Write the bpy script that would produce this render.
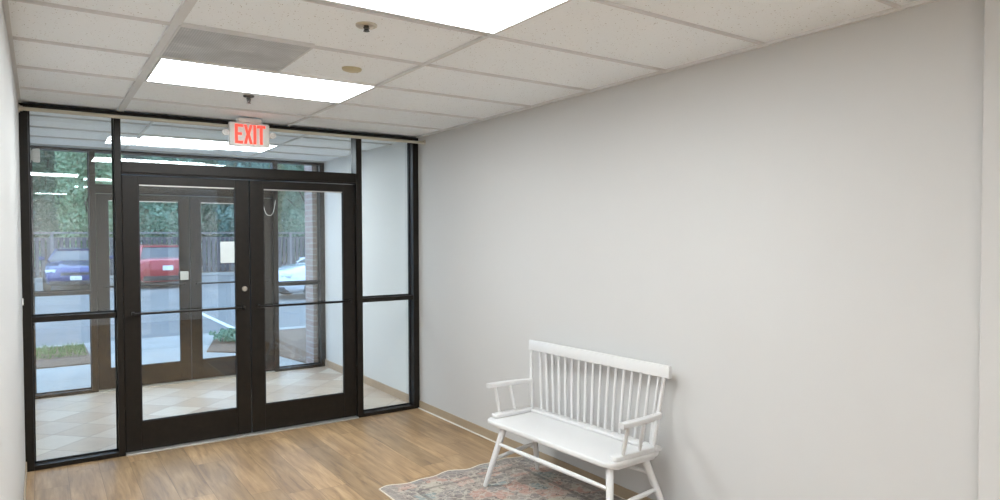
import bpy, bmesh, math, random
from mathutils import Vector, Matrix
PI = math.pi
R = math.radians
for o in list(bpy.data.objects):
    bpy.data.objects.remove(o)
SC = bpy.context.scene
COL = SC.collection

# ------------------------------------------------------------------ camera
F_PX = 673.75
cd = bpy.data.cameras.new('camera')
cd.sensor_width = 36.0
cd.sensor_fit = 'HORIZONTAL'
cd.lens = F_PX * 36.0 / 1000.0
cd.shift_x = 0.0012
cd.shift_y = 0.0028
cd.clip_start = 0.02
cd.clip_end = 400
cam = bpy.data.objects.new('camera', cd)
COL.objects.link(cam)
fw = Vector((0.56306626, 0.82606955, -0.02378015))
rt = Vector((0.82625337, -0.56328857, -0.0033701))
up = Vector((0.01617903, 0.01775083, 0.99971153))
cam.matrix_world = Matrix(((rt.x, up.x, -fw.x, -2.86218), (rt.y, up.y, -fw.y, -5.49499),
                           (rt.z, up.z, -fw.z, 1.56908), (0, 0, 0, 1)))
SC.camera = cam

# ------------------------------------------------------------------ world, exposure
W = bpy.data.worlds.new('sky')
SC.world = W
W.use_nodes = True
bg = W.node_tree.nodes['Background']
bg.inputs['Color'].default_value = (0.46, 0.67, 1.0, 1)
bg.inputs['Strength'].default_value = 3.1
SC.view_settings.view_transform = 'Standard'
SC.view_settings.look = 'None'
SC.view_settings.gamma = 1.0
SC.view_settings.use_curve_mapping = False
SC.view_settings.exposure = 0.38
LIGHT_E = 16.8       # emission of the troffer diffusers

# ------------------------------------------------------------------ dimensions
H = 2.468            # ceiling
XL = -2.963          # left wall plane
D = 2.45             # front plane of the outer storefront
YB = -8.4            # back of the lobby behind the camera
GZ = -0.06           # pavement
AZ = -0.14           # asphalt

# ------------------------------------------------------------------ node helpers
def srgb(r, g, b):
    f = lambda c: (c / 255 / 12.92) if c / 255 <= 0.04045 else ((c / 255 + 0.055) / 1.055) ** 2.4
    return (f(r), f(g), f(b), 1)

class NT:
    def __init__(s, name):
        s.m = bpy.data.materials.new(name)
        s.m.use_nodes = True
        s.t = s.m.node_tree
        s.t.nodes.clear()
        s.out = s.t.nodes.new('ShaderNodeOutputMaterial')
    def n(s, kind, **kw):
        nd = s.t.nodes.new(kind)
        for k, v in kw.items():
            setattr(nd, k, v)
        return nd
    def set(s, sock, v):
        if isinstance(v, bpy.types.NodeSocket):
            s.t.links.new(v, sock)
        elif v is not None:
            sock.default_value = v
    def math(s, op, a, b=None, c=None, clamp=False):
        nd = s.n('ShaderNodeMath', operation=op, use_clamp=clamp)
        s.set(nd.inputs[0], a)
        if b is not None: s.set(nd.inputs[1], b)
        if c is not None: s.set(nd.inputs[2], c)
        return nd.outputs[0]
    def obj(s):
        return s.n('ShaderNodeTexCoord').outputs['Object']
    def sep(s, v):
        nd = s.n('ShaderNodeSeparateXYZ'); s.set(nd.inputs[0], v)
        return nd.outputs
    def comb(s, x, y, z=0.0):
        nd = s.n('ShaderNodeCombineXYZ')
        s.set(nd.inputs[0], x); s.set(nd.inputs[1], y); s.set(nd.inputs[2], z)
        return nd.outputs[0]
    def mapv(s, v, scale=(1, 1, 1), loc=(0, 0, 0), rot=(0, 0, 0)):
        nd = s.n('ShaderNodeMapping')
        s.set(nd.inputs['Vector'], v)
        nd.inputs['Scale'].default_value = scale
        nd.inputs['Location'].default_value = loc
        nd.inputs['Rotation'].default_value = rot
        return nd.outputs[0]
    def noise(s, v, scale=5, detail=3, rough=0.5, dist=0.0):
        nd = s.n('ShaderNodeTexNoise')
        s.set(nd.inputs['Vector'], v)
        nd.inputs['Scale'].default_value = scale
        nd.inputs['Detail'].default_value = detail
        nd.inputs['Roughness'].default_value = rough
        nd.inputs['Distortion'].default_value = dist
        return nd.outputs['Fac']
    def white(s, v):
        nd = s.n('ShaderNodeTexWhiteNoise'); s.set(nd.inputs['Vector'], v)
        return nd.outputs['Value']
    def voro(s, v, scale=5, feature='F1', out='Distance', rnd=1.0, metric='EUCLIDEAN'):
        nd = s.n('ShaderNodeTexVoronoi', feature=feature, distance=metric)
        s.set(nd.inputs['Vector'], v)
        nd.inputs['Scale'].default_value = scale
        nd.inputs['Randomness'].default_value = rnd
        return nd.outputs[out]
    def ramp(s, f, stops, interp='LINEAR'):
        nd = s.n('ShaderNodeValToRGB')
        s.set(nd.inputs[0], f)
        cr = nd.color_ramp
        cr.interpolation = interp
        while len(cr.elements) < len(stops):
            cr.elements.new(0.5)
        for e, (p, c) in zip(cr.elements, stops):
            e.position = p; e.color = c
        return nd.outputs[0]
    def mix(s, f, a, b, blend='MIX'):
        nd = s.n('ShaderNodeMix', data_type='RGBA', blend_type=blend)
        s.set(nd.inputs[0], f); s.set(nd.inputs[6], a); s.set(nd.inputs[7], b)
        return nd.outputs[2]
    def bump(s, h, strength=0.2, dist=0.01):
        nd = s.n('ShaderNodeBump')
        s.set(nd.inputs['Height'], h)
        nd.inputs['Strength'].default_value = strength
        nd.inputs['Distance'].default_value = dist
        return nd.outputs[0]
    def bsdf(s, col, rough=0.5, metal=0.0, normal=None, spec=0.5, coat=0.0):
        nd = s.n('ShaderNodeBsdfPrincipled')
        s.set(nd.inputs['Base Color'], col)
        s.set(nd.inputs['Roughness'], rough)
        s.set(nd.inputs['Metallic'], metal)
        s.set(nd.inputs['Specular IOR Level'], spec)
        nd.inputs['Coat Weight'].default_value = coat
        if normal is not None: s.set(nd.inputs['Normal'], normal)
        s.t.links.new(nd.outputs[0], s.out.inputs[0])
        return nd

def simple(name, c, rough=0.5, metal=0.0, vary=0.04, scale=14, bump=0.0, spec=0.5, coat=0.0):
    k = NT(name)
    v = k.obj()
    f = k.noise(v, scale, 4, 0.6)
    lo = tuple(x * (1 - vary) for x in c[:3]) + (1,)
    hi = tuple(min(1, x * (1 + vary)) for x in c[:3]) + (1,)
    col = k.ramp(f, [(0.3, lo), (0.7, hi)])
    nm = k.bump(k.noise(v, scale * 14, 2), bump, 0.002) if bump else None
    k.bsdf(col, rough, metal, nm, spec, coat)
    return k.m

def emit(name, c, strength):
    k = NT(name)
    e = k.n('ShaderNodeEmission')
    e.inputs[0].default_value = c
    e.inputs[1].default_value = strength
    k.t.links.new(e.outputs[0], k.out.inputs[0])
    return k.m

def glass_mat(name, tint, base=0.065):
    k = NT(name)
    lw = k.n('ShaderNodeLayerWeight')
    lw.inputs['Blend'].default_value = 0.5
    f5 = k.math('POWER', lw.outputs['Facing'], 5.0)
    fr = k.math('MULTIPLY_ADD', f5, 1 - base, base, clamp=True)
    t = k.n('ShaderNodeBsdfTransparent'); t.inputs[0].default_value = tint
    g = k.n('ShaderNodeBsdfGlossy'); g.inputs['Roughness'].default_value = 0.0
    g.inputs['Color'].default_value = (1, 1, 1, 1)
    mx = k.n('ShaderNodeMixShader')
    k.t.links.new(fr, mx.inputs[0]); k.t.links.new(t.outputs[0], mx.inputs[1]); k.t.links.new(g.outputs[0], mx.inputs[2])
    k.t.links.new(mx.outputs[0], k.out.inputs[0])
    return k.m

# ------------------------------------------------------------------ materials
def m_wall(name, c):
    k = NT(name)
    v = k.obj()
    f = k.noise(v, 1.3, 3, 0.6)
    col = k.ramp(f, [(0.3, tuple(x * 0.985 for x in c[:3]) + (1,)), (0.7, c)])
    k.bsdf(col, 0.55, 0, k.bump(k.noise(v, 260, 2), 0.08, 0.002), 0.25)
    return k.m

def m_ceiling():
    k = NT('ceiling tile')
    v = k.obj()
    sp = k.voro(v, 62, rnd=1.0)
    n1 = k.noise(v, 40, 2)
    pit = k.math('LESS_THAN', k.math('ADD', sp, k.math('MULTIPLY', n1, 0.42)), 0.33)
    x = k.sep(v)
    idn = k.white(k.comb(k.math('FLOOR', k.math('DIVIDE', x[0], 1.2192)), k.math('FLOOR', k.math('DIVIDE', x[1], 0.6096))))
    base = k.mix(idn, (0.895, 0.930, 0.955, 1), (0.915, 0.95, 0.975, 1))
    base = k.mix(k.math('MULTIPLY', k.noise(v, 28, 3), 0.2), base, (0.82, 0.85, 0.87, 1))
    col = k.mix(pit, base, (0.46, 0.43, 0.39, 1))
    k.bsdf(col, 0.9, 0, k.bump(k.math('SUBTRACT', k.noise(v, 150, 2), pit), 0.3, 0.003), 0.1)
    return k.m

def m_wood():
    k = NT('oak plank floor')
    v = k.obj()
    x = k.sep(v)
    PW, PL = 0.182, 1.22
    u = k.math('DIVIDE', x[0], PW)
    row = k.math('FLOOR', u)
    sh = k.math('MULTIPLY', k.white(k.comb(row, 3.7)), PL)
    w = k.math('DIVIDE', k.math('ADD', x[1], sh), PL)
    pid = k.math('FLOOR', w)
    rnd = k.white(k.comb(row, pid, 1.0))
    rnd2 = k.white(k.comb(row, pid, 5.0))
    # grain runs along Y, shifted per plank
    gv = k.comb(k.math('ADD', x[0], k.math('MULTIPLY', rnd, 31.0)), k.math('MULTIPLY', x[1], 0.085), k.math('MULTIPLY', rnd2, 17.0))
    g1 = k.noise(gv, 26, 5, 0.62, 0.6)
    gv2 = k.comb(k.math('ADD', x[0], k.math('MULTIPLY', rnd2, 13.0)), k.math('MULTIPLY', x[1], 0.05))
    g2 = k.noise(gv2, 110, 3, 0.6)
    bl = k.noise(k.comb(k.math('ADD', x[0], k.math('MULTIPLY', rnd, 7.0)), k.math('MULTIPLY', x[1], 0.45)), 4.2, 3, 0.55, 0.4)
    col = k.ramp(g1, [(0.30, srgb(116, 88, 61)), (0.5, srgb(163, 133, 98)), (0.72, srgb(192, 163, 127))])
    col = k.mix(k.ramp(bl, [(0.40, (0, 0, 0, 1)), (0.74, (0.6, 0.6, 0.6, 1))]), col, srgb(124, 98, 72))
    col = k.mix(k.math('MULTIPLY', g2, 0.25), col, srgb(200, 170, 132))
    tone = k.mix(rnd2, (0.80, 0.80, 0.80, 1), (1.12, 1.10, 1.07, 1))
    col = k.mix(1.0, col, tone, 'MULTIPLY')
    fu = k.math('FRACT', u); fw_ = k.math('FRACT', w)
    eu = k.math('MINIMUM', fu, k.math('SUBTRACT', 1.0, fu))
    ew = k.math('MINIMUM', fw_, k.math('SUBTRACT', 1.0, fw_))
    seam = k.math('MAXIMUM', k.math('LESS_THAN', eu, 0.008), k.math('LESS_THAN', ew, 0.0013))
    col = k.mix(k.math('MULTIPLY', seam, 0.55), col, srgb(80, 58, 40))
    hgt = k.math('SUBTRACT', k.math('MULTIPLY', g1, 0.25), seam)
    k.bsdf(col, k.math('MULTIPLY_ADD', g1, 0.16, 0.34), 0, k.bump(hgt, 0.15, 0.002), 0.4)
    return k.m

def m_tile():
    k = NT('vestibule stone tile')
    v = k.obj()
    r = k.mapv(v, rot=(0, 0, R(45)))
    x = k.sep(r)
    S = 0.33
    a = k.math('DIVIDE', x[0], S); b = k.math('DIVIDE', x[1], S)
    ia = k.math('FLOOR', a); ib = k.math('FLOOR', b)
    rnd = k.white(k.comb(ia, ib, 2.0))
    chk = k.math('MODULO', k.math('ABSOLUTE', k.math('ADD', ia, ib)), 2.0)
    mot = k.noise(v, 7, 4, 0.6)
    col = k.ramp(k.math('ADD', k.math('MULTIPLY', rnd, 0.55), k.math('MULTIPLY', mot, 0.45)),
                 [(0.2, srgb(188, 166, 146)), (0.5, srgb(202, 184, 165)), (0.8, srgb(216, 203, 187))])
    col = k.mix(k.math('MULTIPLY', chk, 0.18), col, srgb(232, 228, 222))
    fa = k.math('FRACT', a); fb = k.math('FRACT', b)
    e = k.math('MINIMUM', k.math('MINIMUM', fa, k.math('SUBTRACT', 1.0, fa)), k.math('MINIMUM', fb, k.math('SUBTRACT', 1.0, fb)))
    g = k.math('LESS_THAN', e, 0.010)
    col = k.mix(g, col, srgb(150, 130, 112))
    k.bsdf(col, 0.34, 0, k.bump(k.math('SUBTRACT', k.math('MULTIPLY', mot, 0.2), g), 0.15, 0.003), 0.5)
    return k.m

def m_rug():
    k = NT('distressed persian rug')
    v = k.obj()
    x = k.sep(v)
    n1 = k.noise(v, 9, 4, 0.65, 1.2)
    wob = k.math('MULTIPLY', k.math('SUBTRACT', n1, 0.5), 0.05)
    vv = k.comb(k.math('ADD', x[0], wob), k.math('SUBTRACT', x[1], wob))
    vs = k.sep(k.voro(vv, 8.5, rnd=0.8, out='Color', metric='CHEBYCHEV'))
    col = k.ramp(vs[0], [(0.0, srgb(150, 140, 136)), (0.20, srgb(206, 162, 148)), (0.36, srgb(158, 152, 150)),
                         (0.52, srgb(214, 178, 164)), (0.64, srgb(172, 160, 152)), (0.80, srgb(208, 198, 182)), (0.92, srgb(152, 168, 168))], 'CONSTANT')
    e = k.voro(vv, 17, feature='DISTANCE_TO_EDGE', out='Distance', rnd=0.9)
    col = k.mix(k.math('MULTIPLY', k.math('LESS_THAN', e, 0.07), 0.6), col, srgb(222, 212, 194))
    mo = k.voro(vv, 15, rnd=0.35, metric='MANHATTAN')
    col = k.mix(k.math('MULTIPLY', k.math('LESS_THAN', mo, 0.22), 0.7), col, srgb(96, 88, 90))
    col = k.mix(k.math('MULTIPLY', k.math('LESS_THAN', mo, 0.10), 0.8), col, srgb(224, 216, 200))
    blot = k.math('GREATER_THAN', k.noise(v, 34, 3, 0.7), 0.60)
    col = k.mix(k.math('MULTIPLY', blot, 0.75), col, srgb(86, 80, 82))
    blot2 = k.math('GREATER_THAN', k.noise(k.mapv(v, loc=(4, 2, 0)), 26, 3, 0.7), 0.585)
    col = k.mix(k.math('MULTIPLY', blot2, 0.7), col, srgb(220, 210, 194))
    col = k.mix(k.math('MULTIPLY', n1, 0.35), col, srgb(164, 150, 144))
    # border band round the edge (the rug's local size is +-0.566 by +-0.932)
    bx = k.math('SUBTRACT', 0.566, k.math('ABSOLUTE', x[0]))
    by = k.math('SUBTRACT', 0.932, k.math('ABSOLUTE', x[1]))
    d = k.math('ADD', k.math('MINIMUM', bx, by), k.math('MULTIPLY', n1, 0.02))
    band = k.math('LESS_THAN', d, 0.07)
    col = k.mix(k.math('MULTIPLY', band, 0.5), col, srgb(160, 152, 148))
    gl = k.math('LESS_THAN', k.math('ABSOLUTE', k.math('SUBTRACT', d, 0.19)), 0.014)
    col = k.mix(k.math('MULTIPLY', gl, 0.5), col, srgb(104, 98, 98))
    thread = k.noise(k.mapv(v, scale=(1, 6, 1)), 160, 2)
    col = k.mix(k.math('MULTIPLY', thread, 0.2), col, srgb(200, 190, 180))
    col = k.mix(1.0, col, (0.74, 0.74, 0.74, 1), 'MULTIPLY')
    k.bsdf(col, 0.95, 0, k.bump(thread, 0.4, 0.003), 0.1)
    return k.m

def m_vent():
    k = NT('perforated grey plate')
    v = k.obj()
    hole = k.math('LESS_THAN', k.voro(v, 90, rnd=0.0), 0.30)
    cl = k.noise(v, 5, 3, 0.5)
    sm = k.math('GREATER_THAN', k.noise(k.mapv(v, scale=(2.2, 7, 1)), 2.0, 2), 0.6)
    col = k.ramp(cl, [(0.3, srgb(180, 182, 184)), (0.7, srgb(208, 210, 212))])
    col = k.mix(k.math('MULTIPLY', sm, 0.3), col, srgb(226, 226, 225))
    col = k.mix(k.math('MULTIPLY', hole, 0.45), col, srgb(140, 141, 142))
    k.bsdf(col, 0.6, 0.1, None, 0.3)
    return k.m

def m_brick():
    k = NT('red brick')
    v = k.obj()
    b = k.n('ShaderNodeTexBrick')
    x = k.sep(v)
    k.set(b.inputs['Vector'], k.comb(k.math('ADD', x[0], x[1]), x[2]))
    b.inputs['Color1'].default_value = srgb(166, 138, 130)
    b.inputs['Color2'].default_value = srgb(184, 158, 150)
    b.inputs['Mortar'].default_value = srgb(196, 188, 180)
    b.inputs['Scale'].default_value = 1.0
    b.inputs['Brick Width'].default_value = 0.203
    b.inputs['Row Height'].default_value = 0.068
    b.inputs['Mortar Size'].default_value = 0.008
    k.bsdf(k.mix(k.math('MULTIPLY', k.noise(v, 30, 3), 0.4), b.outputs['Color'], srgb(128, 92, 82)), 0.85, 0, k.bump(b.outputs['Fac'], -0.4, 0.004))
    return k.m

def m_ground(name, c1, c2, scale, rough=0.9):
    k = NT(name)
    v = k.obj()
    f = k.math('ADD', k.math('MULTIPLY', k.noise(v, scale, 4, 0.6), 0.6), k.math('MULTIPLY', k.noise(v, scale * 30, 2), 0.4))
    k.bsdf(k.ramp(f, [(0.3, c1), (0.7, c2)]), rough, 0, k.bump(k.noise(v, scale * 40, 2), 0.3, 0.01), 0.25)
    return k.m

def m_frame():
    k = NT('dark bronze aluminium')
    v = k.obj()
    f = k.noise(v, 20, 4, 0.6)
    scr = k.math('GREATER_THAN', k.noise(k.mapv(v, scale=(1, 1, 5)), 55, 3, 0.7), 0.735)
    col = k.ramp(f, [(0.3, srgb(24, 20, 16)), (0.7, srgb(33, 28, 23))])
    col = k.mix(k.math('MULTIPLY', scr, 0.7), col, srgb(120, 112, 104))
    k.bsdf(col, k.math('MULTIPLY_ADD', f, 0.15, 0.33), 0.2, None, 0.35)
    return k.m

def m_leaf(name, a, b, c):
    k = NT(name)
    v = k.obj()
    f = k.math('ADD', k.math('MULTIPLY', k.noise(v, 0.9, 3), 0.6), k.math('MULTIPLY', k.noise(v, 9, 2), 0.4))
    col = k.ramp(f, [(0.35, a), (0.5, b), (0.66, c)])
    nd = k.bsdf(col, 0.55, 0, None, 0.4)
    tr = k.n('ShaderNodeBsdfTranslucent'); k.set(tr.inputs[0], col)
    mx = k.n('ShaderNodeMixShader'); mx.inputs[0].default_value = 0.35
    k.t.links.new(nd.outputs[0], mx.inputs[1]); k.t.links.new(tr.outputs[0], mx.inputs[2])
    k.t.links.new(mx.outputs[0], k.out.inputs[0])
    return k.m

M = dict(
    wall=m_wall('warm white wall paint', (0.58, 0.572, 0.560, 1)),
    lobby=m_wall('lobby wall paint', (0.88, 0.877, 0.87, 1)),
    vwall_lit=m_wall('wall paint lightened as if lit', (0.78, 0.775, 0.76, 1)),  # wall colour lightened for the vestibule, standing in for more light there
    ceil=m_ceiling(),
    tee=simple('ceiling tee white', (0.69, 0.69, 0.685, 1), 0.5, 0, 0.02),
    fixture=simple('white fixture metal', (0.86, 0.87, 0.87, 1), 0.5, 0, 0.02),
    wood=m_wood(), tile=m_tile(), rug=m_rug(), vent=m_vent(), brick=m_brick(), frame=m_frame(),
    binding=simple('cream rug binding', srgb(214, 204, 188), 0.9, 0, 0.06, 60, 0.3),
    base=simple('tan vinyl cove base', srgb(168, 150, 126), 0.5, 0, 0.03, 6),
    tbase=simple('tan tile base', srgb(186, 162, 138), 0.45, 0, 0.08, 9),
    shoe=simple('white caulk line', srgb(226, 222, 214), 0.6),
    alu=simple('brushed aluminium threshold', srgb(196, 194, 190), 0.35, 0.6, 0.05, 30),
    nickel=simple('satin nickel', srgb(205, 198, 186), 0.3, 0.9, 0.03),
    chrome=simple('sprinkler chrome', srgb(120, 118, 116), 0.25, 0.9, 0.05),
    whitep=simple('white plastic', srgb(236, 234, 230), 0.4, 0, 0.02),
    beige=simple('beige plastic', srgb(196, 184, 152), 0.5, 0, 0.05),
    rod=simple('cream rod', srgb(196, 190, 172), 0.35, 0.1, 0.03),
    bench=simple('white gloss bench paint', srgb(214, 213, 212), 0.28, 0, 0.015, 5, 0, 0.5, 0.15),
    black=simple('black rubber gasket', srgb(22, 22, 24), 0.5),
    bar=simple('black push bar', srgb(30, 28, 27), 0.35, 0.5),
    paper=simple('white paper', srgb(225, 226, 224), 0.8, 0, 0.03),
    box=simple('light grey lock box', srgb(200, 200, 194), 0.45),
    diff=emit('lit diffuser', (0.94, 1.0, 1.03, 1), LIGHT_E),
    red=emit('lit red letters', (1.0, 0.10, 0.07, 1), 1.15),
    lens=simple('clear lamp lens', srgb(226, 226, 222), 0.1, 0.2),
    g_near=glass_mat('clear glass', (0.93, 0.955, 0.955, 1)),
    walk=m_ground('pavement concrete', srgb(158, 154, 148), srgb(182, 178, 172), 1.5),
    asphalt=m_ground('asphalt', srgb(120, 118, 116), srgb(140, 138, 136), 1.2),
    mulch=m_ground('brown mulch', srgb(94, 74, 60), srgb(140, 116, 98), 6),
    line=simple('white parking paint', srgb(226, 226, 226), 0.8, 0, 0.1),
    fence=simple('weathered fence boards', srgb(80, 80, 86), 0.85, 0, 0.2, 4),
    fencepale=simple('weathered pale fence rail', srgb(138, 134, 134), 0.85, 0, 0.15, 4),
    bark=simple('bark', srgb(84, 70, 58), 0.9, 0, 0.25, 10, 0.5),
    leaf1=m_leaf('leaf green', srgb(92, 126, 104), srgb(146, 182, 154), srgb(198, 220, 200)),
    leaf2=m_leaf('leaf blue green', srgb(82, 118, 110), srgb(132, 170, 158), srgb(184, 210, 196)),
    leaf3=m_leaf('leaf yellow green', srgb(112, 142, 106), srgb(164, 190, 148), srgb(208, 222, 188)),
    grass=m_leaf('grass blade', srgb(76, 110, 60), srgb(116, 146, 84), srgb(184, 184, 136)),
    tyre=simple('tyre rubber', srgb(26, 26, 27), 0.8),
    rim=simple('alloy rim', srgb(170, 172, 176), 0.3, 0.8),
    cglass=simple('dark car glass', srgb(34, 40, 48), 0.05, 0.0, 0.02, 5, 0, 1.0),
    blue=simple('dark blue car paint', srgb(24, 52, 118), 0.2, 0.3, 0.03, 5, 0, 0.5, 0.8),
    redp=simple('red car paint', srgb(172, 22, 40), 0.2, 0.2, 0.03, 5, 0, 0.5, 0.8),
    silver=simple('silver white car paint', srgb(216, 220, 226), 0.2, 0.2, 0.03, 5, 0, 0.5, 0.8),
    trim=simple('dark car trim', srgb(30, 32, 36), 0.5),
    lamp=simple('headlamp glass', srgb(222, 228, 234), 0.1, 0.4),
    tail=simple('tail lamp red', srgb(150, 16, 20), 0.15),
    plate=simple('white plate', srgb(230, 232, 234), 0.5),
)

# ------------------------------------------------------------------ mesh helpers
class MB:
    def __init__(s):
        s.b = bmesh.new()
    def box(s, x0, x1, y0, y1, z0, z1, bev=0.0):
        t = bmesh.new()
        bmesh.ops.create_cube(t, size=1)
        for v in t.verts:
            v.co = Vector(((x0 + x1) / 2 + v.co.x * (x1 - x0), (y0 + y1) / 2 + v.co.y * (y1 - y0), (z0 + z1) / 2 + v.co.z * (z1 - z0)))
        if bev > 0:
            bmesh.ops.bevel(t, geom=list(t.edges), offset=bev, segments=2, affect='EDGES', profile=0.5)
        s.join(t)
        return s
    def join(s, t):
        me = bpy.data.meshes.new('tmp')
        t.to_mesh(me); t.free()
        s.b.from_mesh(me)
        bpy.data.meshes.remove(me)
    def rings(s, rings, cap=True, closed=True):
        vs = [[s.b.verts.new(p) for p in r] for r in rings]
        n = len(rings[0])
        for a, b in zip(vs, vs[1:]):
            for i in range(n if closed else n - 1):
                j = (i + 1) % n
                s.b.faces.new((a[i], a[j], b[j], b[i]))
        if cap:
            s.b.faces.new(list(reversed(vs[0])))
            s.b.faces.new(vs[-1])
        return s
    def tube(s, pts, rad, seg=12, cap=True):
        pts = [Vector(p) for p in pts]
        if not isinstance(rad, (list, tuple)): rad = [rad] * len(pts)
        rings = []
        pn = None
        for i, p in enumerate(pts):
            d = (pts[min(i + 1, len(pts) - 1)] - pts[max(i - 1, 0)]).normalized()
            if pn is None:
                a = Vector((0, 0, 1)) if abs(d.z) < 0.9 else Vector((1, 0, 0))
                n = d.cross(a).normalized()
            else:
                n = (pn - d * pn.dot(d)).normalized()
            pn = n
            bn = d.cross(n)
            rings.append([p + (n * math.cos(2 * PI * k / seg) + bn * math.sin(2 * PI * k / seg)) * rad[i] for k in range(seg)])
        return s.rings(rings, cap)
    def lathe(s, prof, c=(0, 0, 0), axis='Z', seg=24):
        """prof: list of (r, h) along the axis"""
        c = Vector(c)
        rings = []
        for r, h in prof:
            ring = []
            for k in range(seg):
                a = 2 * PI * k / seg
                q = (r * math.cos(a), r * math.sin(a), h)
                if axis == 'X': q = (q[2], q[0], q[1])
                if axis == 'Y': q = (q[0], q[2], q[1])
                ring.append(c + Vector(q))
            rings.append(ring)
        return s.rings(rings, True)
    def prism(s, poly, z0, z1, bev=0.0):
        t = bmesh.new()
        vs = [t.verts.new((x, y, z0)) for x, y in poly]
        f = t.faces.new(vs)
        r = bmesh.ops.extrude_face_region(t, geom=[f])
        for v in r['geom']:
            if isinstance(v, bmesh.types.BMVert): v.co.z = z1
        if bev:
            ed = [e for e in t.edges if abs(e.verts[0].co.z - e.verts[1].co.z) < 1e-6]
            bmesh.ops.bevel(t, geom=ed, offset=bev, segments=3, affect='EDGES', profile=0.5)
        s.join(t)
        return s
    def xform(s, m):
        bmesh.ops.transform(s.b, matrix=m, verts=s.b.verts)
        return s
    def build(s, name, mat, parent=None, smooth=False, loc=None, label=None):
        bmesh.ops.recalc_face_normals(s.b, faces=s.b.faces)
        me = bpy.data.meshes.new(name)
        s.b.to_mesh(me); s.b.free()
        me.materials.append(mat)
        if smooth:
            for p in me.polygons: p.use_smooth = True
            try: me.set_sharp_from_angle(angle=R(40))
            except Exception: pass
        o = bpy.data.objects.new(name, me)
        COL.objects.link(o)
        if parent: o.parent = parent
        if loc: o.location = loc
        if label: o['label'] = label
        return o

def empty(name, loc=(0, 0, 0), rz=0.0):
    o = bpy.data.objects.new(name, None)
    o.empty_display_size = 0.1
    COL.objects.link(o)
    o.location = loc
    o.rotation_euler = (0, 0, rz)
    return o

def tag(o, label=None, cat=None, group=None, kind=None):
    if label: o['label'] = label
    if cat: o['category'] = cat
    if group: o['group'] = group
    if kind: o['kind'] = kind
    return o

def struct(o, label, cat):
    return tag(o, label, cat, None, 'structure')

def dup(o, loc=None, rz=None, parent=None):
    c = o.copy(); COL.objects.link(c)
    if parent: c.parent = parent
    if loc is not None: c.location = loc
    if rz is not None: c.rotation_euler = (0, 0, rz)
    for ch in o.children:
        dup(ch, parent=c)
    return c

# ------------------------------------------------------------------ room shell
FD0 = 0.06
struct(MB().box(-7, 3.0, YB - 0.1, 0.06, -0.12, 0).build('floor', M['wood']), 'light oak plank floor of the lobby', 'floor')
struct(MB().box(-3.1, 0.12, 0.06, D + 0.13, -0.12, 0.0).build('floor', M['tile']), 'beige diamond-laid stone tile floor of the vestibule behind the glass', 'floor')
struct(MB().box(0.0, 0.14, FD0, D + 0.13, 0, H + 0.02).build('wall_right', M['vwall_lit']), 'white right wall of the vestibule, seen through the right sidelight', 'wall')
struct(MB().box(0.0, 0.14, -4.6, FD0, 0, H + 0.02).build('wall_right', M['wall']), 'long plain warm white wall behind the bench', 'wall')
struct(MB().box(XL - 0.14, XL, -4.75, D + 0.13, 0, H + 0.02).build('wall_left', M['wall']), 'white wall at the left edge, ending at the dark glass front', 'wall')
struct(MB().box(-0.06, 0.3, -8.0, -4.467, 0, H + 0.02, 0.004).build('wall_right', M['wall']), 'pale wall return at the right edge, nearer than the bench wall', 'wall')
struct(MB().box(-7, 3.1, YB - 0.12, YB, 0, H + 0.02).build('wall_back', M['lobby']), 'white back wall of the lobby behind the camera', 'wall')
struct(MB().box(-7.12, -7, YB, -4.6, 0, H + 0.02).build('wall_left', M['lobby']), 'white far left wall of the lobby behind the camera', 'wall')
struct(MB().box(-7, XL - 0.14, -4.75, -4.6, 0, H + 0.02).build('wall_front', M['lobby']), 'white lobby wall left of the passage', 'wall')

# ceiling: slab with the lay-in tiles, tees just proud of it
TW, TD = 1.2192, 0.6096
BX, AX = -1.178, -2.372           # the two main tees
Y0 = -0.505                        # first cross tee from the glass
cl = MB()
cl.box(-7.1, 3.1, YB - 0.1, 0.0, H + 0.014, H + 0.12)
ceil = cl.build('ceiling', M['ceil'])
ceil.data.transform(Matrix.Translation((-BX, -Y0, 0)))
ceil.location = (BX, Y0, 0)
struct(ceil, 'white speckled lay-in tile ceiling with thin tees', 'ceiling')
g = MB()
for x, w in ((BX, 0.014), (AX, 0.040), (BX + TW, .024), (AX - TW, .024), (AX - 2 * TW, .024), (AX - 3 * TW, .024), (XL + 0.008, 0.016), (-0.010, 0.020)):
    y1 = -0.0 if x > -3 and x < 0.1 else -4.75
    g.box(x - w / 2, x + w / 2, YB, y1, H, H + 0.018)
for i in range(0, 14):
    y = Y0 - i * TD
    xs = (XL, 0) if y > -4.6 else (-7, 3)
    g.box(xs[0], xs[1], y - 0.005, y + 0.005, H + 0.0012, H + 0.018)
gr = g.build('tee_grid', M['tee'], ceil)
gr.location = (-BX, -Y0, 0)
cv = MB().box(-3.1, 0.1, 0.0, D + 0.13, H + 0.014, H + 0.12).build('ceiling', M['ceil'])
cv.data.transform(Matrix.Translation((0.9, -1.17, 0)))
cv.location = (-0.9, 1.17, 0)
struct(cv, 'white tile ceiling of the vestibule behind the glass', 'ceiling')
g = MB()
for x in (-0.9, -0.9 - TW):
    g.box(x - .007, x + .007, 0.1, D, H, H + 0.018)
for y in (0.56, 1.17, 1.78, 2.39):
    g.box(XL, 0, y - .005, y + .005, H + .0012, H + .018)
gr = g.build('tee_grid', M['tee'], cv); gr.location = (0.9, -1.17, 0)

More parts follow.
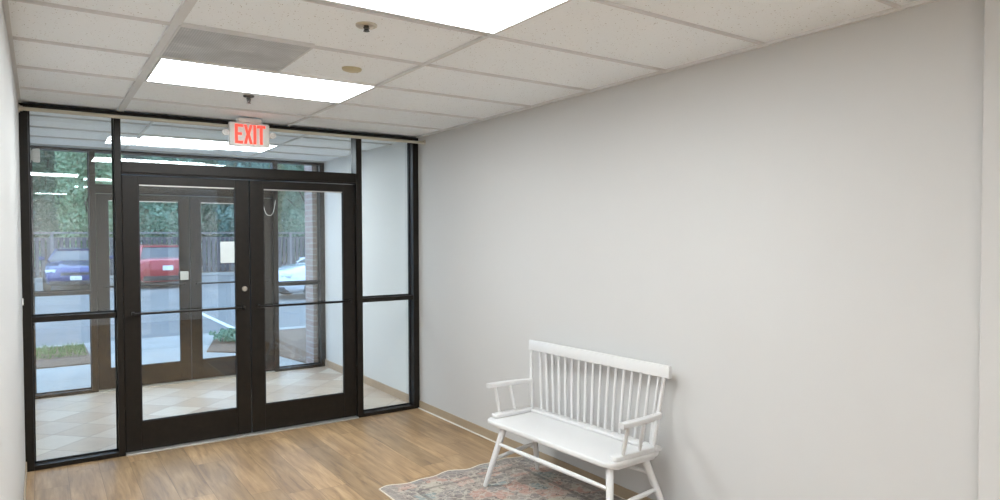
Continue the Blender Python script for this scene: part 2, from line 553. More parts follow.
def baseboard(name, label, x0, x1, y0, y1, h, mat):
    o = MB().box(x0, x1, y0, y1, 0, h, 0.003).build(name, mat)
    return struct(o, label, 'baseboard')
bb = baseboard('baseboard_right', 'tan vinyl baseboard along the bench wall', -0.008, 0, -4.467, -0.002, 0.072, M['base'])
MB().box(-0.020, -0.008, -4.467, -0.002, 0, 0.006).build('caulk_strip', M['shoe'], bb, label='thin white strip under the baseboard')
baseboard('baseboard_left', 'tan baseboard along the left wall', XL, XL + 0.008, -4.75, -0.002, 0.072, M['base'])
baseboard('baseboard_right', 'tan tile baseboard of the vestibule right wall', -0.012, 0, 0.115, D, 0.085, M['tbase'])
baseboard('baseboard_left', 'tan tile baseboard of the vestibule left wall', XL, XL + 0.012, 0.115, D, 0.085, M['tbase'])

# ------------------------------------------------------------------ storefronts
FD = 0.115      # frame depth
GY = 0.078      # glass set back from the room side
PZ = H - 0.028  # underside of the head
XPN = [(XL, -2.914), (-2.414, -2.372), (-0.600, -0.548), (-0.056, 0.0)]
XPF = [(XL, -2.918), (-2.440, -2.386), (-0.615, -0.560), (-0.056, 0.0)]
HB, HT = 2.028, 2.118    # header bar
RZ0, RZ1 = 1.000, 1.038  # sidelight rail
SILL = 0.032

def storefront(y, idx, where, knob):
    """frame, two sidelights, transom and a pair of glass doors; y = room-side face"""
    XP = XPN if idx == 1 else XPF
    tr = MB().box(XL, 0, y, y + FD, PZ, H).build('trim_%d' % idx, M['frame'])
    struct(tr, 'dark bronze frame of the %s glass front' % where, 'door frame')
    for x0, x1 in XP:
        p = MB()
        p.box(x0, x1, y, y + FD, 0, PZ, 0.002)
        p.build('post', M['frame'], tr)
    MB().box(XP[1][1], XP[2][0], y + 0.004, y + FD, HB + 0.012, HT, 0.003).box(XP[1][1], XP[2][0], y + 0.02, y + FD, HB, HB + 0.02).build('header', M['frame'], tr)
    for (a, b) in ((0, 1), (2, 3)):
        MB().box(XP[a][1], XP[b][0], y, y + FD, 0, SILL, 0.003).build('sill', M['frame'], tr)
    th = MB().box(XP[1][1], XP[2][0], y - 0.022, y + FD, 0.0, 0.012, 0.003).build('threshold', M['alu'], tr, label='pale aluminium threshold under the doors')
    # sidelights
    wn = 1 if idx == 1 else 4
    for j, (a, b, side) in enumerate(((0, 1, 'left'), (2, 3, 'right'))):
        x0, x1 = XP[a][1], XP[b][0]
        w = MB().box(x0, x1, y + 0.012, y + FD - 0.004, RZ0, RZ1, 0.003).build('window_%d' % (wn + j), M['frame'])
        struct(w, '%s sidelight of the %s glass front with one dark rail' % (side, where), 'window')
        for z0, z1 in ((SILL, RZ0), (RZ1, PZ)):
            MB().box(x0, x1, y + GY, y + GY + 0.006, z0, z1).build('glass_pane', M['g_near'], w)
            gk = MB()
            gk.box(x0, x1, y + GY - 0.012, y + GY - 0.002, z0, z0 + 0.012).box(x0, x0 + 0.010, y + GY - 0.012, y + GY - .002, z0, z1).box(x1 - 0.010, x1, y + GY - 0.012, y + GY - .002, z0, z1)
            gk.build('gasket', M['black'], w)
    w = MB().box(XP[1][1], XP[2][0], y + GY, y + GY + 0.006, HT, PZ).build('window_%d' % (wn + 2), M['g_near'])
    struct(w, 'long low transom pane over the %s doors' % where, 'window')
    # doors
    xa, xm, xb = XP[1][1] + 0.004, (-1.484 if idx == 1 else -1.503), XP[2][0] - 0.004
    dn = 1 if idx == 1 else 3
    for j, (x0, x1, side) in enumerate(((xa, xm - 0.003, 'left'), (xm + 0.003, xb, 'right'))):
        yl0, yl1 = y + 0.030, y + 0.075
        d = empty('door_%d' % (dn + j), ((x0 + x1) / 2, yl0, 0))
        c = Vector(d.location)
        struct(d, '%s %s of the %s pair, dark bronze with one large pane' % (side, 'door leaf', where), 'door')
        sl = 0.103
        zt0, zt1 = 1.958, HB - 0.006
        zb0, zb1 = 0.014, 0.222
        def B(*a, bev=0.0025):
            m_ = MB()
            m_.box(a[0] - c.x, a[1] - c.x, a[2] - c.y, a[3] - c.y, a[4], a[5], bev)
            return m_
        B(x0, x0 + sl, yl0, yl1, zb0, zt1).build('stile', M['frame'], d)
        B(x1 - sl, x1, yl0, yl1, zb0, zt1).build('stile', M['frame'], d)
        B(x0 + sl, x1 - sl, yl0 + .002, yl1 - .002, zt0, zt1).build('top_rail', M['frame'], d)
        B(x0 + sl, x1 - sl, yl0 + .002, yl1 - .002, zb0, zb1).build('bottom_rail', M['frame'], d)
        B(x0 + sl, x1 - sl, yl0 + 0.019, yl0 + 0.026, zb1, zt0, bev=0).build('glass_pane', M['g_near'], d)
        gk = B(x0 + sl, x1 - sl, yl0 + .006, yl0 + .017, zb1, zb1 + .008, bev=0)
        B(x0 + sl + .008, x1 - sl - .008, yl0 + .004, yl0 + .017, zt0 - .009, zt0, bev=0.001).build('glazing_bead', M['alu'], d, label='pale metal strip along the top of the glass')
        for q in ((x0 + sl, x0 + sl + .008, zb1, zt0), (x1 - sl - .008, x1 - sl, zb1, zt0)):
            gk.box(q[0] - c.x, q[1] - c.x, yl0 + .006 - c.y, yl0 + .017 - c.y, q[2], q[3])
        gk.build('gasket', M['black'], d)
        zbar = 1.020 if idx == 1 else 1.070
        b = MB()
        e0, e1 = x0 + 0.045 - c.x, x1 - 0.045 - c.x
        b.tube([(e0, -0.032, zbar), (e1, -0.032, zbar)], 0.0095, 12)
        pb = b.build('push_bar', M['bar'], d, True)
        for e in (e0 + .012, e1 - .012):
            MB().box(e - .011, e + .011, -0.043, -.001, zbar - .013, zbar + .013, 0.004).build('bar_bracket', M['bar'], pb)
        for z in (0.35, 1.02, 1.75):
            hx = (x0 - 0.004 if j == 0 else x1 + 0.004) - c.x
            MB().lathe([(0.007, -0.05), (0.007, 0.05)], (hx, -0.006, z + 0.05), 'Z', 10).build('hinge', M['frame'], d, True)
        if idx == 1 and j == 0:
            MB().lathe([(0.021, 0.0), (0.021, -0.008), (0.017, -0.013), (0.010, -0.013), (0.010, -0.010)], (x1 - 0.043 - c.x, -0.0005, 1.165), 'Y', 20).build('lock_cylinder', M['nickel'], d, True, label='round satin nickel lock cylinder')
        if idx == 2 and j == 0:
            lb = MB().box(x1 - 0.105 - c.x, x1 - 0.022 - c.x, -0.032, -0.001, 1.112, 1.205, 0.006).build('lock_box', M['box'], d, label='small pale grey lock box on the meeting stile')
            MB().box(x1 - 0.122 - c.x, x1 - 0.106 - c.x, -0.026, -0.008, 1.125, 1.195, 0.004).build('thumb_turn', M['bar'], lb)
        if idx == 2 and j == 1:
            pts = []
            for q in range(17):
                t = q / 16
                xx = x1 - 0.115 + 0.145 * t - c.x
                zz = 2.00 - 0.175 * (1 - abs(2 * t - 1) ** 3.2)
                pts.append((xx, -0.036 - .004 * math.sin(PI * t), zz))
            MB().tube(pts, 0.0036, 8).build('door_cord', M['whitep'], d, True, label='pale armoured cord hanging in a loop at the top')
    return tr

storefront(0.0, 1, 'inner', True)
storefront(D, 2, 'outer', False)

# paper notice on the outer right door
t = MB().box(-0.105, 0.105, -0.0015, 0, -0.12, 0.12).build('paper_notice', M['paper'], None, False, (-1.085, D + 0.0465, 1.405))
tag(t, 'blank-looking white paper notice taped to the outer right glass door', 'notice')

# curtain rod across the top of the inner front
rd = empty('curtain_rod', (-1.48, -0.12, 2.412))
tag(rd, 'slim cream rod running wall to wall under the ceiling before the glass front', 'rod')
MB().tube([(-1.465, 0, 0), (1.463, 0, 0)], 0.0125, 14).build('rod', M['rod'], rd, True)
for sx in (-1, 1):
    x = 1.4785 * sx - (0.0025 if sx < 0 else -0.0015)
    MB().lathe([(0.026, 0), (0.026, -sx * 0.006), (0.018, -sx * 0.010), (0.018, -sx * 0.022)], (x, 0, 0), 'X', 20).build('end_flange', M['nickel'], rd, True)

# ------------------------------------------------------------------ ceiling fixtures
def troffer(cx, cy, w, d, label, group='recessed ceiling lights'):
    t = empty('ceiling_light', (cx, cy, H))
    tag(t, label, 'ceiling light', group)
    f = MB()
    r = 0.006
    f.box(-w / 2, w / 2, -d / 2, -d / 2 + r, -0.003, 0.014).box(-w / 2, w / 2, d / 2 - r, d / 2, -0.003, 0.014)
    f.box(-w / 2, -w / 2 + r, -d / 2 + r, d / 2 - r, -0.003, 0.014).box(w / 2 - r, w / 2, -d / 2 + r, d / 2 - r, -0.003, 0.014)
    f.build('frame', M['fixture'], t)
    MB().box(-w / 2 + r, w / 2 - r, -d / 2 + r, d / 2 - r, 0.0, 0.006).build('diffuser', M['diff'], t)
    return t
troffer(-1.770, -1.455, 1.152, 0.585, 'lit ceiling light close to the glass front, beside the grey vent')
troffer(-1.770, -3.298, 1.165, 0.585, 'lit ceiling light nearest the camera, cut off by the top edge')
troffer(-1.51, 1.475, 1.18, 0.585, 'lit ceiling light of the vestibule, seen through the transom glass')
troffer(-2.97, -5.78, 1.18, 0.585, 'lit lobby ceiling light overhead, mirrored as strips in the left sidelight')
for xx, yy, wh in ((-5.2, -7.6, 'in the far left corner'), (-5.2, -5.78, 'at the left, away from the back wall'), (1.1, -7.6, 'in the far right corner'), (1.1, -5.78, 'at the right, away from the back wall'), (-3.9, -7.6, 'along the back wall, second from the left')):  # unseen lights, added to brighten the lobby and its reflection in the glass
    troffer(xx, yy, 1.18, 0.585, 'added unseen fill light in the lobby ceiling behind the camera, ' + wh)

v = empty('ceiling_vent', (-2.067, -2.076, H))
tag(v, 'square grey perforated return air vent in the ceiling beside a light', 'vent')
f = MB()
w, d, r = 0.585, 0.575, 0.008
f.box(-w / 2, w / 2, -d / 2, -d / 2 + r, -0.004, 0.014).box(-w / 2, w / 2, d / 2 - r, d / 2, -0.004, 0.014)
f.box(-w / 2, -w / 2 + r, -d / 2 + r, d / 2 - r, -0.004, 0.014).box(w / 2 - r, w / 2, -d / 2 + r, d / 2 - r, -0.004, 0.014)
f.build('frame', M['tee'], v)
MB().box(-w / 2 + r, w / 2 - r, -d / 2 + r, d / 2 - r, 0.0, 0.006).build('perforated_plate', M['vent'], v)

def sprinkler(x, y, label, wide, drop):
    t = empty('fire_sprinkler', (x, y, H + 0.014))
    tag(t, label, 'sprinkler', 'ceiling sprinklers')
    MB().lathe([(wide, 0), (wide, -0.006), (wide * 0.86, -0.010), (wide * 0.70, -0.011), (wide * .62, -.002)], (0, 0, 0), 'Z', 24).build('escutcheon', M['nickel'] if wide > 0.035 else M['chrome'], t, True)
    MB().lathe([(0.011, 0), (0.011, -0.018), (0.007, -0.020), (0.007, -drop * .7)], (0, 0, -0.004), 'Z', 12).build('body', M['chrome'], t, True)
    a = MB()
    for s in (-1, 1):
        a.tube([(0.009 * s, 0, -0.016), (0.012 * s, 0, -drop * .45), (0.008 * s, 0, -drop * .8), (0, 0, -drop)], 0.003, 8)
    a.build('frame_arm', M['chrome'], t, True)
    df = MB().lathe([(0.003, -drop + .002), (0.013, -drop), (0.014, -drop - .002), (0.003, -drop - .003)], (0, 0, 0), 'Z', 16)
    df.build('deflector', M['chrome'], t, True)
sprinkler(-1.686, -2.765, 'fire sprinkler with a wide round collar, between the vent and the nearest light', 0.046, 0.026)
sprinkler(-1.735, -0.99, 'small fire sprinkler hanging in front of the exit sign', 0.034, 0.046)

s = empty('motion_sensor', (-1.452, -2.022, H + 0.014))
tag(s, 'small beige oval sensor on the ceiling tile right of the vent', 'sensor')
o = MB().lathe([(0.054, 0), (0.054, -0.008), (0.048, -0.014), (0.03, -0.019), (0.0005, -0.020)], (0, 0, 0), 'Z', 28).build('housing', M['beige'], s, True)
o.scale = (1.0, 0.78, 1)
MB().box(0.016, 0.036, -0.008, 0.008, -0.021, -0.012, 0.003).build('lens', M['rod'], s)

# ------------------------------------------------------------------ exit sign
ex = empty('exit_sign', (-1.535, -0.215, 0))
tag(ex, 'white ceiling-mounted exit sign with glowing red letters and two small lamps', 'sign')
MB().box(-0.147, 0.147, 0, 0.045, 2.256, 2.436, 0.010).build('housing', M['whitep'], ex, True)
MB().box(-0.085, 0.085, -0.012, 0.060, 2.436, H, 0.006).build('canopy', M['whitep'], ex, True)
def letters():
    m_ = MB()
    z0, z1 = 2.276, 2.420
    h = z1 - z0
    def strip(poly):
        t = bmesh.new()
        a = [t.verts.new((x, 0.0, z0 + z * h)) for x, z in poly]
        b_ = [t.verts.new((x, -0.003, z0 + z * h)) for x, z in poly]
        t.faces.new(a); t.faces.new(list(reversed(b_)))
        n = len(poly)
        for i in range(n):
            t.faces.new((a[i], a[(i + 1) % n], b_[(i + 1) % n], b_[i]))
        m_.join(t)
    # E
    x = -0.101
    strip([(x, 0), (x + .058, 0), (x + .058, .14), (x + .021, .14), (x + .021, .43), (x + .050, .43), (x + .050, .57), (x + .021, .57), (x + .021, .86), (x + .058, .86), (x + .058, 1), (x, 1)])
    # X
    x = -0.037
    w = 0.064
    strip([(x, 0), (x + .021, 0), (x + w / 2, .34), (x + w - .021, 0), (x + w, 0), (x + w / 2 + .0125, .5), (x + w, 1), (x + w - .021, 1), (x + w / 2, .66), (x + .021, 1), (x, 1), (x + w / 2 - .0125, .5)])
    # I
    x = 0.033
    strip([(x, 0), (x + .021, 0), (x + .021, 1), (x, 1)])
    # T
    x = 0.060
    strip([(x + .0205, 0), (x + .0415, 0), (x + .0415, .86), (x + .062, .86), (x + .062, 1), (x, 1), (x, .86), (x + .0205, .86)])
    return m_
lt = letters().build('lettering', M['red'], ex, label='red letters reading EXIT')
lt.location = (-0.008, -0.0003, 0)
for sx in (-1, 1):
    hd = MB().lathe([(0.012, 0.040), (0.022, 0.034), (0.024, 0.010), (0.024, 0.0), (0.020, -0.004)], (sx * 0.172, 0.0, 2.352), 'Y', 20).build('lamp_head', M['whitep'], ex, True)
    MB().lathe([(0.019, -0.0035), (0.014, -0.008), (0.0005, -0.010)], (sx * 0.172, 0, 2.352), 'Y', 20).build('lens', M['lens'], hd, True)
    MB().tube([(sx * 0.14, 0.024, 2.352), (sx * 0.16, 0.024, 2.352)], 0.010, 10).build('swivel', M['whitep'], hd, True)

t = MB().box(XL, XL + 0.008, -0.11, -0.075, 1.13, 1.175, 0.003).build('wall_switch', M['whitep'])
tag(t, 'tiny pale wall plate on the left wall right beside the dark post', 'switch')

# emergency light on the vestibule wall
em = empty('emergency_light', (XL, 1.15, 2.24))
tag(em, 'small pale wall light high at the left behind the left sidelight', 'wall light')
MB().box(0, 0.055, -0.13, 0.13, -0.055, 0.055, 0.012).build('housing', M['whitep'], em, True)
for sy in (-1, 1):
    MB().lathe([(0.02, 0), (0.046, 0.02), (0.05, 0.055), (0.044, 0.066)], (0.05, sy * 0.08, 0.0), 'X', 18).build('lamp_head', M['whitep'], em, True)

# ------------------------------------------------------------------ bench
def bench():
    b = empty('spindle_bench', (-0.10, -2.43, 0), R(2.2))
    tag(b, 'white painted spindle-back bench standing on the faded rug against the wall', 'bench')
    m = M['bench']
    ST, TH = 0.405, 0.030
    def rrect(x0, x1, y0, y1, r, n=7):
        pts = []
        for cx_, cy_, a0 in ((x1 - r, y1 - r, 0), (x0 + r, y1 - r, 90), (x0 + r, y0 + r, 180), (x1 - r, y0 + r, 270)):
            for q in range(n + 1):
                a = R(a0 + 90 * q / n)
                pts.append((cx_ + r * math.cos(a), cy_ + r * math.sin(a)))
        return pts
    MB().prism(rrect(-0.402, 0.008, -0.557, 0.558, 0.060), ST - TH, ST, 0.009).build('seat', m, b, True)
    MB().prism(rrect(-0.370, -0.015, -0.545, 0.516, 0.05), ST - TH - 0.014, ST - TH + .002, 0.004).build('seat_underframe', m, b, True)
    MB().prism(rrect(-0.062, 0.010, -0.560, 0.540, 0.025, 5), ST - .001, ST + 0.018, 0.006).build('back_ledge', m, b, True)
    z0, z1 = 0.803, 0.871
    BT = ST + 0.010
    def crest_x(z): return -0.030 + (z - BT) * (0.032 / 0.40)
    cr = MB()
    cr.box(-0.0125, 0.0125, -0.606, 0.588, 0, z1 - z0, 0.004)
    cr.xform(Matrix.Translation((crest_x(z0), 0, z0)) @ Matrix.Rotation(R(5), 4, 'Y'))
    cr.build('crest_rail', m, b, True)
    def turned(p0, p1, prof, seg=12):
        p0, p1 = Vector(p0), Vector(p1)
        return MB().tube([p0.lerp(p1, t) for t, r_ in prof], [r_ for t, r_ in prof], seg)
    for i in range(19):
        yb = -0.520 + 1.04 * i / 18
        post = i in (0, 18)
        yt = yb * (0.570 / 0.520)
        if not post: yb -= 0.018; yt -= 0.018
        dx = -0.008 if post else 0.018
        r0 = 0.0125 if post else 0.0094
        turned((crest_x(BT) + dx, yb, BT - .004), (crest_x(z0) + dx * .3, yt, z0 + .008),
               [(0, r0 * .85), (.15, r0 * 1.0), (.35, r0 * 1.12), (.6, r0), (1, r0 * .78)]).build('back_post' if post else 'spindle', m, b, True)
    for s in (-1, 1):
        pad = MB().prism(rrect(-0.355, -0.040, s * 0.524 - 0.028, s * 0.524 + 0.028, 0.02, 5), ST - .001, ST + 0.026, 0.007)
        pad.build('arm_base', m, b, True)
        xs = [-0.360, -0.325, -0.25, -0.17, -0.09, crest_x(0.61) - 0.010]
        zs = [0.606, 0.606, 0.605, 0.604, 0.603, 0.602]
        ys = [0.592, 0.592, 0.590, 0.584, 0.574, 0.560]
        ws = [0.019, 0.0215, 0.021, 0.020, 0.018, 0.014]
        rings = []
        for x_, z_, y_, w_ in zip(xs, zs, ys, ws):
            ring = []
            for q in range(20):
                a = 2 * PI * q / 20
                cx_, sx_ = math.cos(a), math.sin(a)
                ring.append((x_, s * y_ - .010 * (1 + s) + w_ * math.copysign(abs(cx_) ** 0.3, cx_), z_ + 0.0145 * math.copysign(abs(sx_) ** 0.3, sx_)))
            rings.append(ring)
        MB().rings(rings).build('armrest', m, b, True)
        for xa, xt in ((-0.292, -0.305), (-0.165, -0.187)):
            turned((xa, s * 0.540, ST + .022), (xt, s * 0.587 - .010 * (1 + s), 0.596), [(0, .0085), (.2, .0105), (.5, .0120), (.8, .010), (1, .008)]).build('arm_spindle', m, b, True)
    foot, top = {}, {}
    corners = {('f', 1): ((-.354, .410), (-.462, .463)), ('f', -1): ((-.352, -.504), (-.462, -.612)),
               ('r', 1): ((-.095, .435), (-.004, .500)), ('r', -1): ((-.090, -.508), (-.004, -.622))}
    for key, ((xt, yt), (xf, yf)) in corners.items():
        top[key] = Vector((xt, yt, ST - TH - .008)); foot[key] = Vector((xf, yf, 0.0068))
        turned(top[key], foot[key], [(0, .0215), (.12, .021), (.45, .0195), (.8, .0160), (1, .0135)], 16).build('leg', m, b, True)
    def at(k, s, z):
        a, c_ = top[k, s], foot[k, s]
        return a.lerp(c_, (a.z - z) / (a.z - c_.z))
    mid = [(0, .0095), (.15, .012), (.5, .0145), (.85, .012), (1, .0095)]
    turned(at('f', 1, .268), at('f', -1, .268), mid, 14).build('stretcher', m, b, True)
    turned(at('r', 1, .285), at('r', -1, .285), mid, 14).build('stretcher', m, b, True)
    for s in (-1, 1):
        turned(at('f', s, .175), at('r', s, .205), mid, 14).build('stretcher', m, b, True)
    return b
bench()

# ------------------------------------------------------------------ rug
def rug():
    x0, x1, y0, y1 = -1.145, -0.012, -3.50, -1.635
    cx, cy = (x0 + x1) / 2, (y0 + y1) / 2
    nx, ny = 60, 96
    rg = empty('area_rug', (cx, cy, 0))
    tag(rg, 'faded grey and pink patterned rug with a wavy cream edge under the white bench', 'rug')
    def P(i, j):
        u, w = i / nx, j / ny
        x = x0 + (x1 - x0) * u - cx
        y = y0 + (y1 - y0) * w - cy
        k = max(0, (w - 0.9) / 0.1)
        y += k * (0.020 * math.sin(u * 17.0 + .6) * (1 - 0.5 * u) + 0.012 * math.sin(u * 31) - 0.028 * (1 - u) ** 6)
        z = 0.0065
        return x, y, z
    b = MB()
    gv = [[b.b.verts.new(P(i, j)) for j in range(ny + 1)] for i in range(nx + 1)]
    for i in range(nx):
        for j in range(ny):
            b.b.faces.new((gv[i][j], gv[i + 1][j], gv[i + 1][j + 1], gv[i][j + 1]))
    ed = [gv[i][0] for i in range(nx + 1)] + [gv[nx][j] for j in range(1, ny + 1)] + [gv[i][ny] for i in range(nx - 1, -1, -1)] + [gv[0][j] for j in range(ny - 1, 0, -1)]
    lo = [b.b.verts.new((v_.co.x, v_.co.y, 0.0005)) for v_ in ed]
    n = len(ed)
    pts = [(v_.co.x, v_.co.y, 0.005) for v_ in ed]
    for i in range(n):
        b.b.faces.new((ed[i], lo[i], lo[(i + 1) % n], ed[(i + 1) % n]))
    b.build('pile', M['rug'], rg)
    MB().tube(pts + [pts[0]], 0.0046, 8, False).build('binding', M['binding'], rg, True, label='narrow cream bound edge')
rug()

# ------------------------------------------------------------------ outside: ground
struct(MB().box(-60, 80, 6.75, 110, AZ - 0.1, AZ).build('parking_lot', M['asphalt']), 'grey asphalt car park beyond the pavement', 'car park')
struct(MB().box(-14, 16, D + 0.13, 6.6, AZ - 0.1, GZ).build('pavement', M['walk']), 'pale concrete pavement outside the outer doors', 'pavement')
struct(MB().box(-14, 16, 6.6, 6.75, AZ - 0.1, GZ + .004, 0.01).build('kerb', M['walk']), 'pale concrete kerb at the edge of the car park', 'kerb')
struct(MB().box(-30, 50, 27.0, 27.2, AZ, AZ + 0.13, 0.01).build('kerb', M['walk']), 'pale far kerb in front of the fence', 'kerb')
struct(MB().box(-30, 50, 27.2, 60, AZ - .1, AZ + 0.1).build('planting_strip', M['mulch']), 'brown ground under the trees behind the fence', 'ground')
for i, (x0, x1) in enumerate(((0.08, 0.18), (2.75, 2.85), (5.5, 5.6))):
    ln = MB().box(x0, x1, 7.1, 11.6, AZ + .0006, AZ + .004).build('parking_line', M['line'])
    ln.location = (0, 0, 0)
    tag(ln, ('white parking line nearest the outer doors', 'white parking line right of the outer doors', 'white parking line farthest right on the asphalt', 'white parking line left of the outer doors')[i], 'parking line', 'parking lines', 'structure')
# white line across at an angle seen through the right door
rnd = random.Random(4)
def bed(name, poly, z, label):
    return struct(MB().prism(poly, GZ - .01, z, 0.01).build(name, M['mulch']), label, 'planting bed')
bed('planting_bed', [(-9, 4.65), (-2.30, 4.65), (-2.32, 6.45), (-9, 6.45)], GZ + 0.02, 'brown mulch bed left of the walk to the outer doors')
bed('planting_bed', [(-0.92, 4.75), (-0.2, 4.05), (-0.02, 2.95), (6, 2.95), (6, 6.35), (-0.45, 6.35), (-0.62, 5.8)], GZ + 0.02, 'brown mulch bed right of the walk to the outer doors')
g = MB()
for i in range(5200):
    x = rnd.uniform(-7.5, -2.34); y = 5.25 + (rnd.random() ** .8) * 1.15
    h = rnd.uniform(0.03, 0.085) * (1.0 if y > 5.5 else .7)
    a = rnd.uniform(0, 2 * PI); w = 0.006
    dx, dy = math.cos(a) * w, math.sin(a) * w
    lx, ly = rnd.uniform(-.03, .03), rnd.uniform(-.03, .03)
    z = GZ + 0.018
    vs = [g.b.verts.new(q) for q in ((x - dx, y - dy, z), (x + dx, y + dy, z), (x + lx + dx * .3, y + ly + dy * .3, z + h))]
    g.b.faces.new(vs)
tag(g.build('lawn_grass', M['grass']), 'strip of short rough grass along the left planting bed', 'grass', None, 'stuff')

# brick pier outside, right of the outer front
struct(MB().box(-0.105, 0.6, D + 0.135, D + 0.42, GZ, 3.1).build('brick_pier', M['brick']), 'reddish brick pier just outside the outer right sidelight', 'brick pier')
struct(MB().box(-4.5, XL - 0.02, D + 0.135, D + 0.32, GZ, 3.1).build('brick_pier', M['brick']), 'brick face outside left of the outer front', 'brick pier')

# ------------------------------------------------------------------ shrub
def leaves(n, rx, ry, rz, cz, size, seed, clumps=14, spread=.42):
    r_ = random.Random(seed)
    b = MB()
    cs = []
    for i in range(clumps):
        while True:
            p = Vector((r_.uniform(-1, 1), r_.uniform(-1, 1), r_.uniform(-1, 1)))
            if p.x * p.x + p.y * p.y < 1: break
        p = Vector((p.x * .72, p.y * .72, p.z * .78))
        cs.append(p)
    for i in range(n):
        c = cs[i % clumps]
        while True:
            q = Vector((r_.uniform(-1, 1), r_.uniform(-1, 1), r_.uniform(-1, 1)))
            if q.length < 1: break
        q = q.normalized() * (q.length ** .5) * spread
        p = c + q
        p = Vector((p.x * rx, p.y * ry, cz + p.z * rz))
        s = size * r_.uniform(.6, 1.3)
        u = Vector((r_.gauss(0, 1), r_.gauss(0, 1), r_.gauss(0, .7))).normalized()
        w = u.orthogonal().normalized()
        w = Matrix.Rotation(r_.uniform(0, 6.28), 3, u) @ w
        k = u.cross(w)
        vs = [b.b.verts.new(p + d_) for d_ in (-w * s, k * s * .55 - w * s * .1, w * s, -k * s * .55 - w * s * .1)]
        b.b.faces.new(vs)
    return b
def shrub(x, y, rx, ry, h, seed, label, mat):
    t = empty('low_shrub', (x, y, GZ + .02))
    tag(t, label, 'shrub')
    leaves(1500, rx, ry, h * .5, h * .5, 0.028, seed, 10, .55).build('foliage', M[mat], t)
    st = MB()
    for q in range(5):
        a = q * 1.26
        st.tube([(0, 0, 0), (math.cos(a) * rx * .3, math.sin(a) * ry * .3, h * .6)], [.008, .004], 6)
    st.build('stem', M['bark'], t)
shrub(-0.30, 5.45, 0.42, 0.42, 0.17, 3, 'low leafy shrub in the mulch bed right of the walk outside', 'leaf1')

# ------------------------------------------------------------------ fence
def fence():
    t = empty('board_fence', (0, 27.6, AZ + .1))
    tag(t, 'weathered grey board fence across the back of the car park', 'fence')
    Ht = 1.86
    rr = random.Random(8)
    pw = 2.44
    for i in range(-5, 11):
        x0 = i * pw
        m_ = MB()
        x = x0 + 0.06
        while x < x0 + pw - 0.05:
            m_.box(x, x + 0.135, -0.045, -0.022, 0.05, Ht - 0.22 + rr.uniform(-.01, .01))
            m_.box(x, x + 0.135, 0.030, 0.05, 0.05, Ht - 0.22)
            x += 0.2
        pn = m_.build('fence_panel', M['fence'], t)
        q = MB()
        for z in (0.25, Ht - .32):
            q.box(x0, x0 + pw, -0.02, 0.02, z, z + .09)
        q.box(x0, x0 + pw, -0.06, 0.06, Ht - .06, Ht)
        q.build('rail', M['fencepale'], pn)
        MB().box(x0 - .05, x0 + .05, -0.05, 0.05, 0, Ht).build('fence_post', M['fencepale'], t)
fence()

# ------------------------------------------------------------------ trees
def make_tree(name, seed, mat, n=24000):
    t = empty('leafy_tree', (0, 0, 0))
    leaves(n, 1.44, 1.40, 4.4, 4.7, 0.115, seed, 44, .36).build('crown', M[mat], t)
    tk = MB()
    tk.tube([(0, 0, 0), (.08, .05, 1.6), (0, .1, 3.6), (.1, 0, 6.2)], [.2, .15, .11, .04], 10)
    for q in range(7):
        a = q * 0.9 + seed
        tk.tube([(0, .08, 2.2 + q * .45), (math.cos(a) * 1.2, math.sin(a) * 1.1, 3.2 + q * .6)], [.06, .02], 6)
    tk.build('trunk', M['bark'], t)
    return t
protos = [make_tree('a', 11, 'leaf1'), make_tree('b', 23, 'leaf2'), make_tree('c', 37, 'leaf3')]
kinds = ['mid green', 'dark blue-green', 'yellow-green']
spots = [(-8.0 + 3.5 * i, 31.0 + .3 * (i % 2), (0, 1, 2, 0, 1, 0, 2, 1)[i]) for i in range(8)] + [(-6.2 + 3.6 * i, 35.4 + .2 * (i % 2), (2, 0, 1, 0, 2, 1, 0)[i]) for i in range(7)] + [(-7.4 + 3.7 * i, 39.6, (1, 0, 2, 1, 0, 2, 0, 1)[i]) for i in range(8)]
order = ['first', 'second', 'third', 'fourth', 'fifth', 'sixth', 'seventh', 'eighth']
where = ['%s from the left in the row right behind the fence' % order[i] for i in range(8)] + ['%s from the left in the far row of trees' % order[i] for i in range(7)] + ['%s from the left in the rearmost row of trees' % order[i] for i in range(8)]
used = [False] * 3
rr = random.Random(2)
for (x, y, k), wh in zip(spots, where):
    if used[k]: t = dup(protos[k])
    else: t = protos[k]; used[k] = True
    t.location = (x, y, AZ + .1)
    t.rotation_euler = (0, 0, rr.uniform(0, 6.28))
    s_ = rr.uniform(.96, 1.04)
    t.scale = (s_, s_, s_)
    tag(t, '%s leafy tree %s' % (kinds[k], wh), 'tree', 'trees behind the fence')

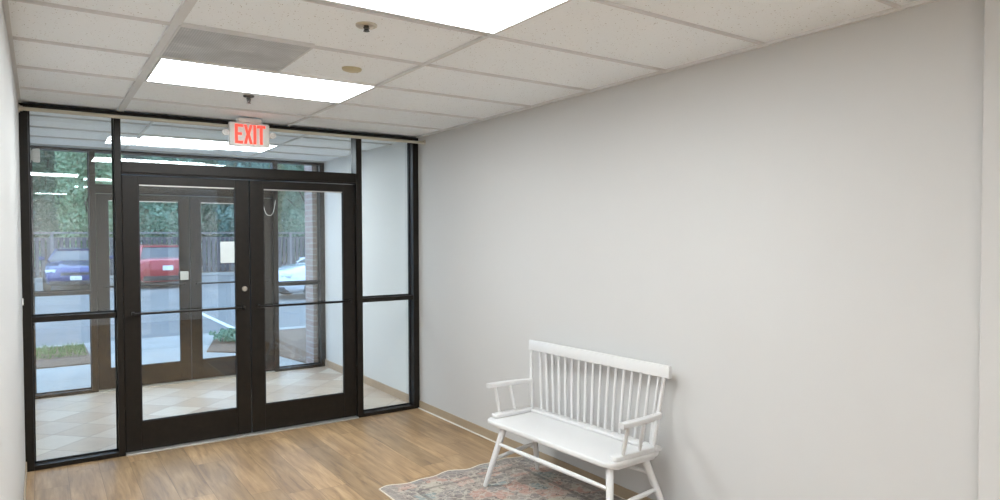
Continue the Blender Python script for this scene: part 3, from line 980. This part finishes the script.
# ------------------------------------------------------------------ cars
def car(loc, rz, paint, label, rear, tall=1.0):
    t = empty('parked_car', loc, rz)
    tag(t, label, 'car', 'parked cars')
    def ring(y, w, zt, zb):
        return [(-w * .82, y, zb), (-w * .97, y, zb + .10), (-w, y, zb + (zt - zb) * .45), (-w * .97, y, zt - .12), (-w * .86, y, zt - .025), (-w * .45, y, zt + .012),
                (w * .45, y, zt + .012), (w * .86, y, zt - .025), (w * .97, y, zt - .12), (w, y, zb + (zt - zb) * .45), (w * .97, y, zb + .10), (w * .82, y, zb)]
    st = [(-2.32, .66, .60, .30), (-2.27, .76, .70, .22), (-2.1, .84, .78, .19), (-1.6, .90, .90, .18), (-1.0, .92, .98, .18), (0, .925, 1.0, .18), (1.3, .925, 1.02, .18),
          (1.8, .91, 1.03, .19), (2.12, .87, 1.0, .22), (2.24, .82, .94, .28), (2.28, .74, .80, .34)]
    body = MB().rings([ring(*q) for q in st]).build('body', paint, t, True)
    # cabin: dark glass core with a painted roof and pillars
    def cr(y, wb, zb, wt, zt):
        return [(-wb, y[0], zb), (-wt, y[1], zt), (wt, y[1], zt), (wb, y[0], zb)]
    top = 1.44 * tall
    gl = MB().rings([[(-.80, -1.12, .97), (-.62, -.28, top - .05), (.62, -.28, top - .05), (.80, -1.12, .97)],
                     [(-.84, -.3, 1.0), (-.63, -.1, top - .04), (.63, -.1, top - .04), (.84, -.3, 1.0)],
                     [(-.84, 1.0, 1.02), (-.63, .85, top - .04), (.63, .85, top - .04), (.84, 1.0, 1.02)],
                     [(-.78, 1.82, 1.02), (-.60, 1.12, top - .06), (.60, 1.12, top - .06), (.78, 1.82, 1.02)]])
    gl.build('cabin_glass', M['cglass'], t)
    rf = MB().rings([[(-.62, -.32, top - .06), (-.56, -.32, top - .02), (.56, -.32, top - .02), (.62, -.32, top - .06)],
                     [(-.66, 0, top - .055), (-.56, 0, top + .015), (.56, 0, top + .015), (.66, 0, top - .055)],
                     [(-.66, .7, top - .055), (-.56, .7, top + .015), (.56, .7, top + .015), (.66, .7, top - .055)],
                     [(-.62, 1.16, top - .075), (-.54, 1.16, top - .03), (.54, 1.16, top - .03), (.62, 1.16, top - .075)]])
    rf.build('roof', paint, t, True)
    for s in (-1, 1):
        MB().tube([(s * .81, -1.13, .96), (s * .63, -.30, top - .04)], .032, 8).build('pillar', paint, t, True)
        MB().tube([(s * .855, .3, .98), (s * .655, .3, top - .04)], .03, 8).build('pillar', paint, t, True)
        MB().tube([(s * .80, 1.84, 1.0), (s * .61, 1.12, top - .05)], .05, 8).build('pillar', paint, t, True)
    for s in (-1, 1):
        for y in (-1.45, 1.42):
            w = MB().lathe([(.20, -.09), (.30, -.10), (.325, -.07), (.325, .07), (.30, .10), (.20, .09)], (s * .83, y, .325), 'X', 28).build('wheel', M['tyre'], t, True)
            MB().lathe([(.05, s * .085), (.205, s * .088), (.21, s * .095), (.19, s * .104), (.05, s * .112)], (s * .83, y, .325), 'X', 20).build('rim', M['rim'], w, True)
        MB().box(s * 1.0 - .09, s * 1.0 + .09, -.92, -.80, .98, 1.10, .03).build('mirror', paint, t, True)
        hl = MB(); hl.box(-.15, .15, -.10, .10, -.055, .055, .02)
        hl.xform(Matrix.Translation((s * .66, -2.165, .665)) @ Matrix.Rotation(s * R(24), 4, 'Z'))
        hl.build('headlamp', M['lamp'], t, True)
        tl = MB(); tl.box(-.16, .16, -.07, .07, -.065, .065, .02)
        tl.xform(Matrix.Translation((s * .66, 2.185, .80)) @ Matrix.Rotation(-s * R(15), 4, 'Z'))
        tl.build('tail_lamp', M['tail'], t, True)
    MB().box(-.42, .42, -2.335, -2.2, .52, .62, .02).build('grille', M['trim'], t, True)
    MB().box(-.72, .72, -2.34, -2.1, .22, .36, .03).build('bumper_trim', M['trim'], t, True)
    MB().box(-.74, .74, 2.1, 2.305, .28, .44, .03).build('bumper_trim', M['trim'], t, True)
    if rear: MB().box(-.16, .16, 2.27, 2.30, .62, .78, .006).build('number_plate', M['plate'], t)
    else: MB().box(-.16, .16, -2.362, -2.33, .37, .50, .006).build('number_plate', M['plate'], t)
    return t
car((-1.75, 22.2, AZ), R(-4), M['blue'], 'dark blue car facing the building, seen through the left sidelights', False, 0.95)
car((0.62, 21.8, AZ), R(182), M['redp'], 'red car parked with its rear to the building, seen through the left door', True, 1.02)
car((4.75, 14.0, AZ), R(-80), M['silver'], 'silver white car parked sideways, seen through the right door glass', False, 0.98)
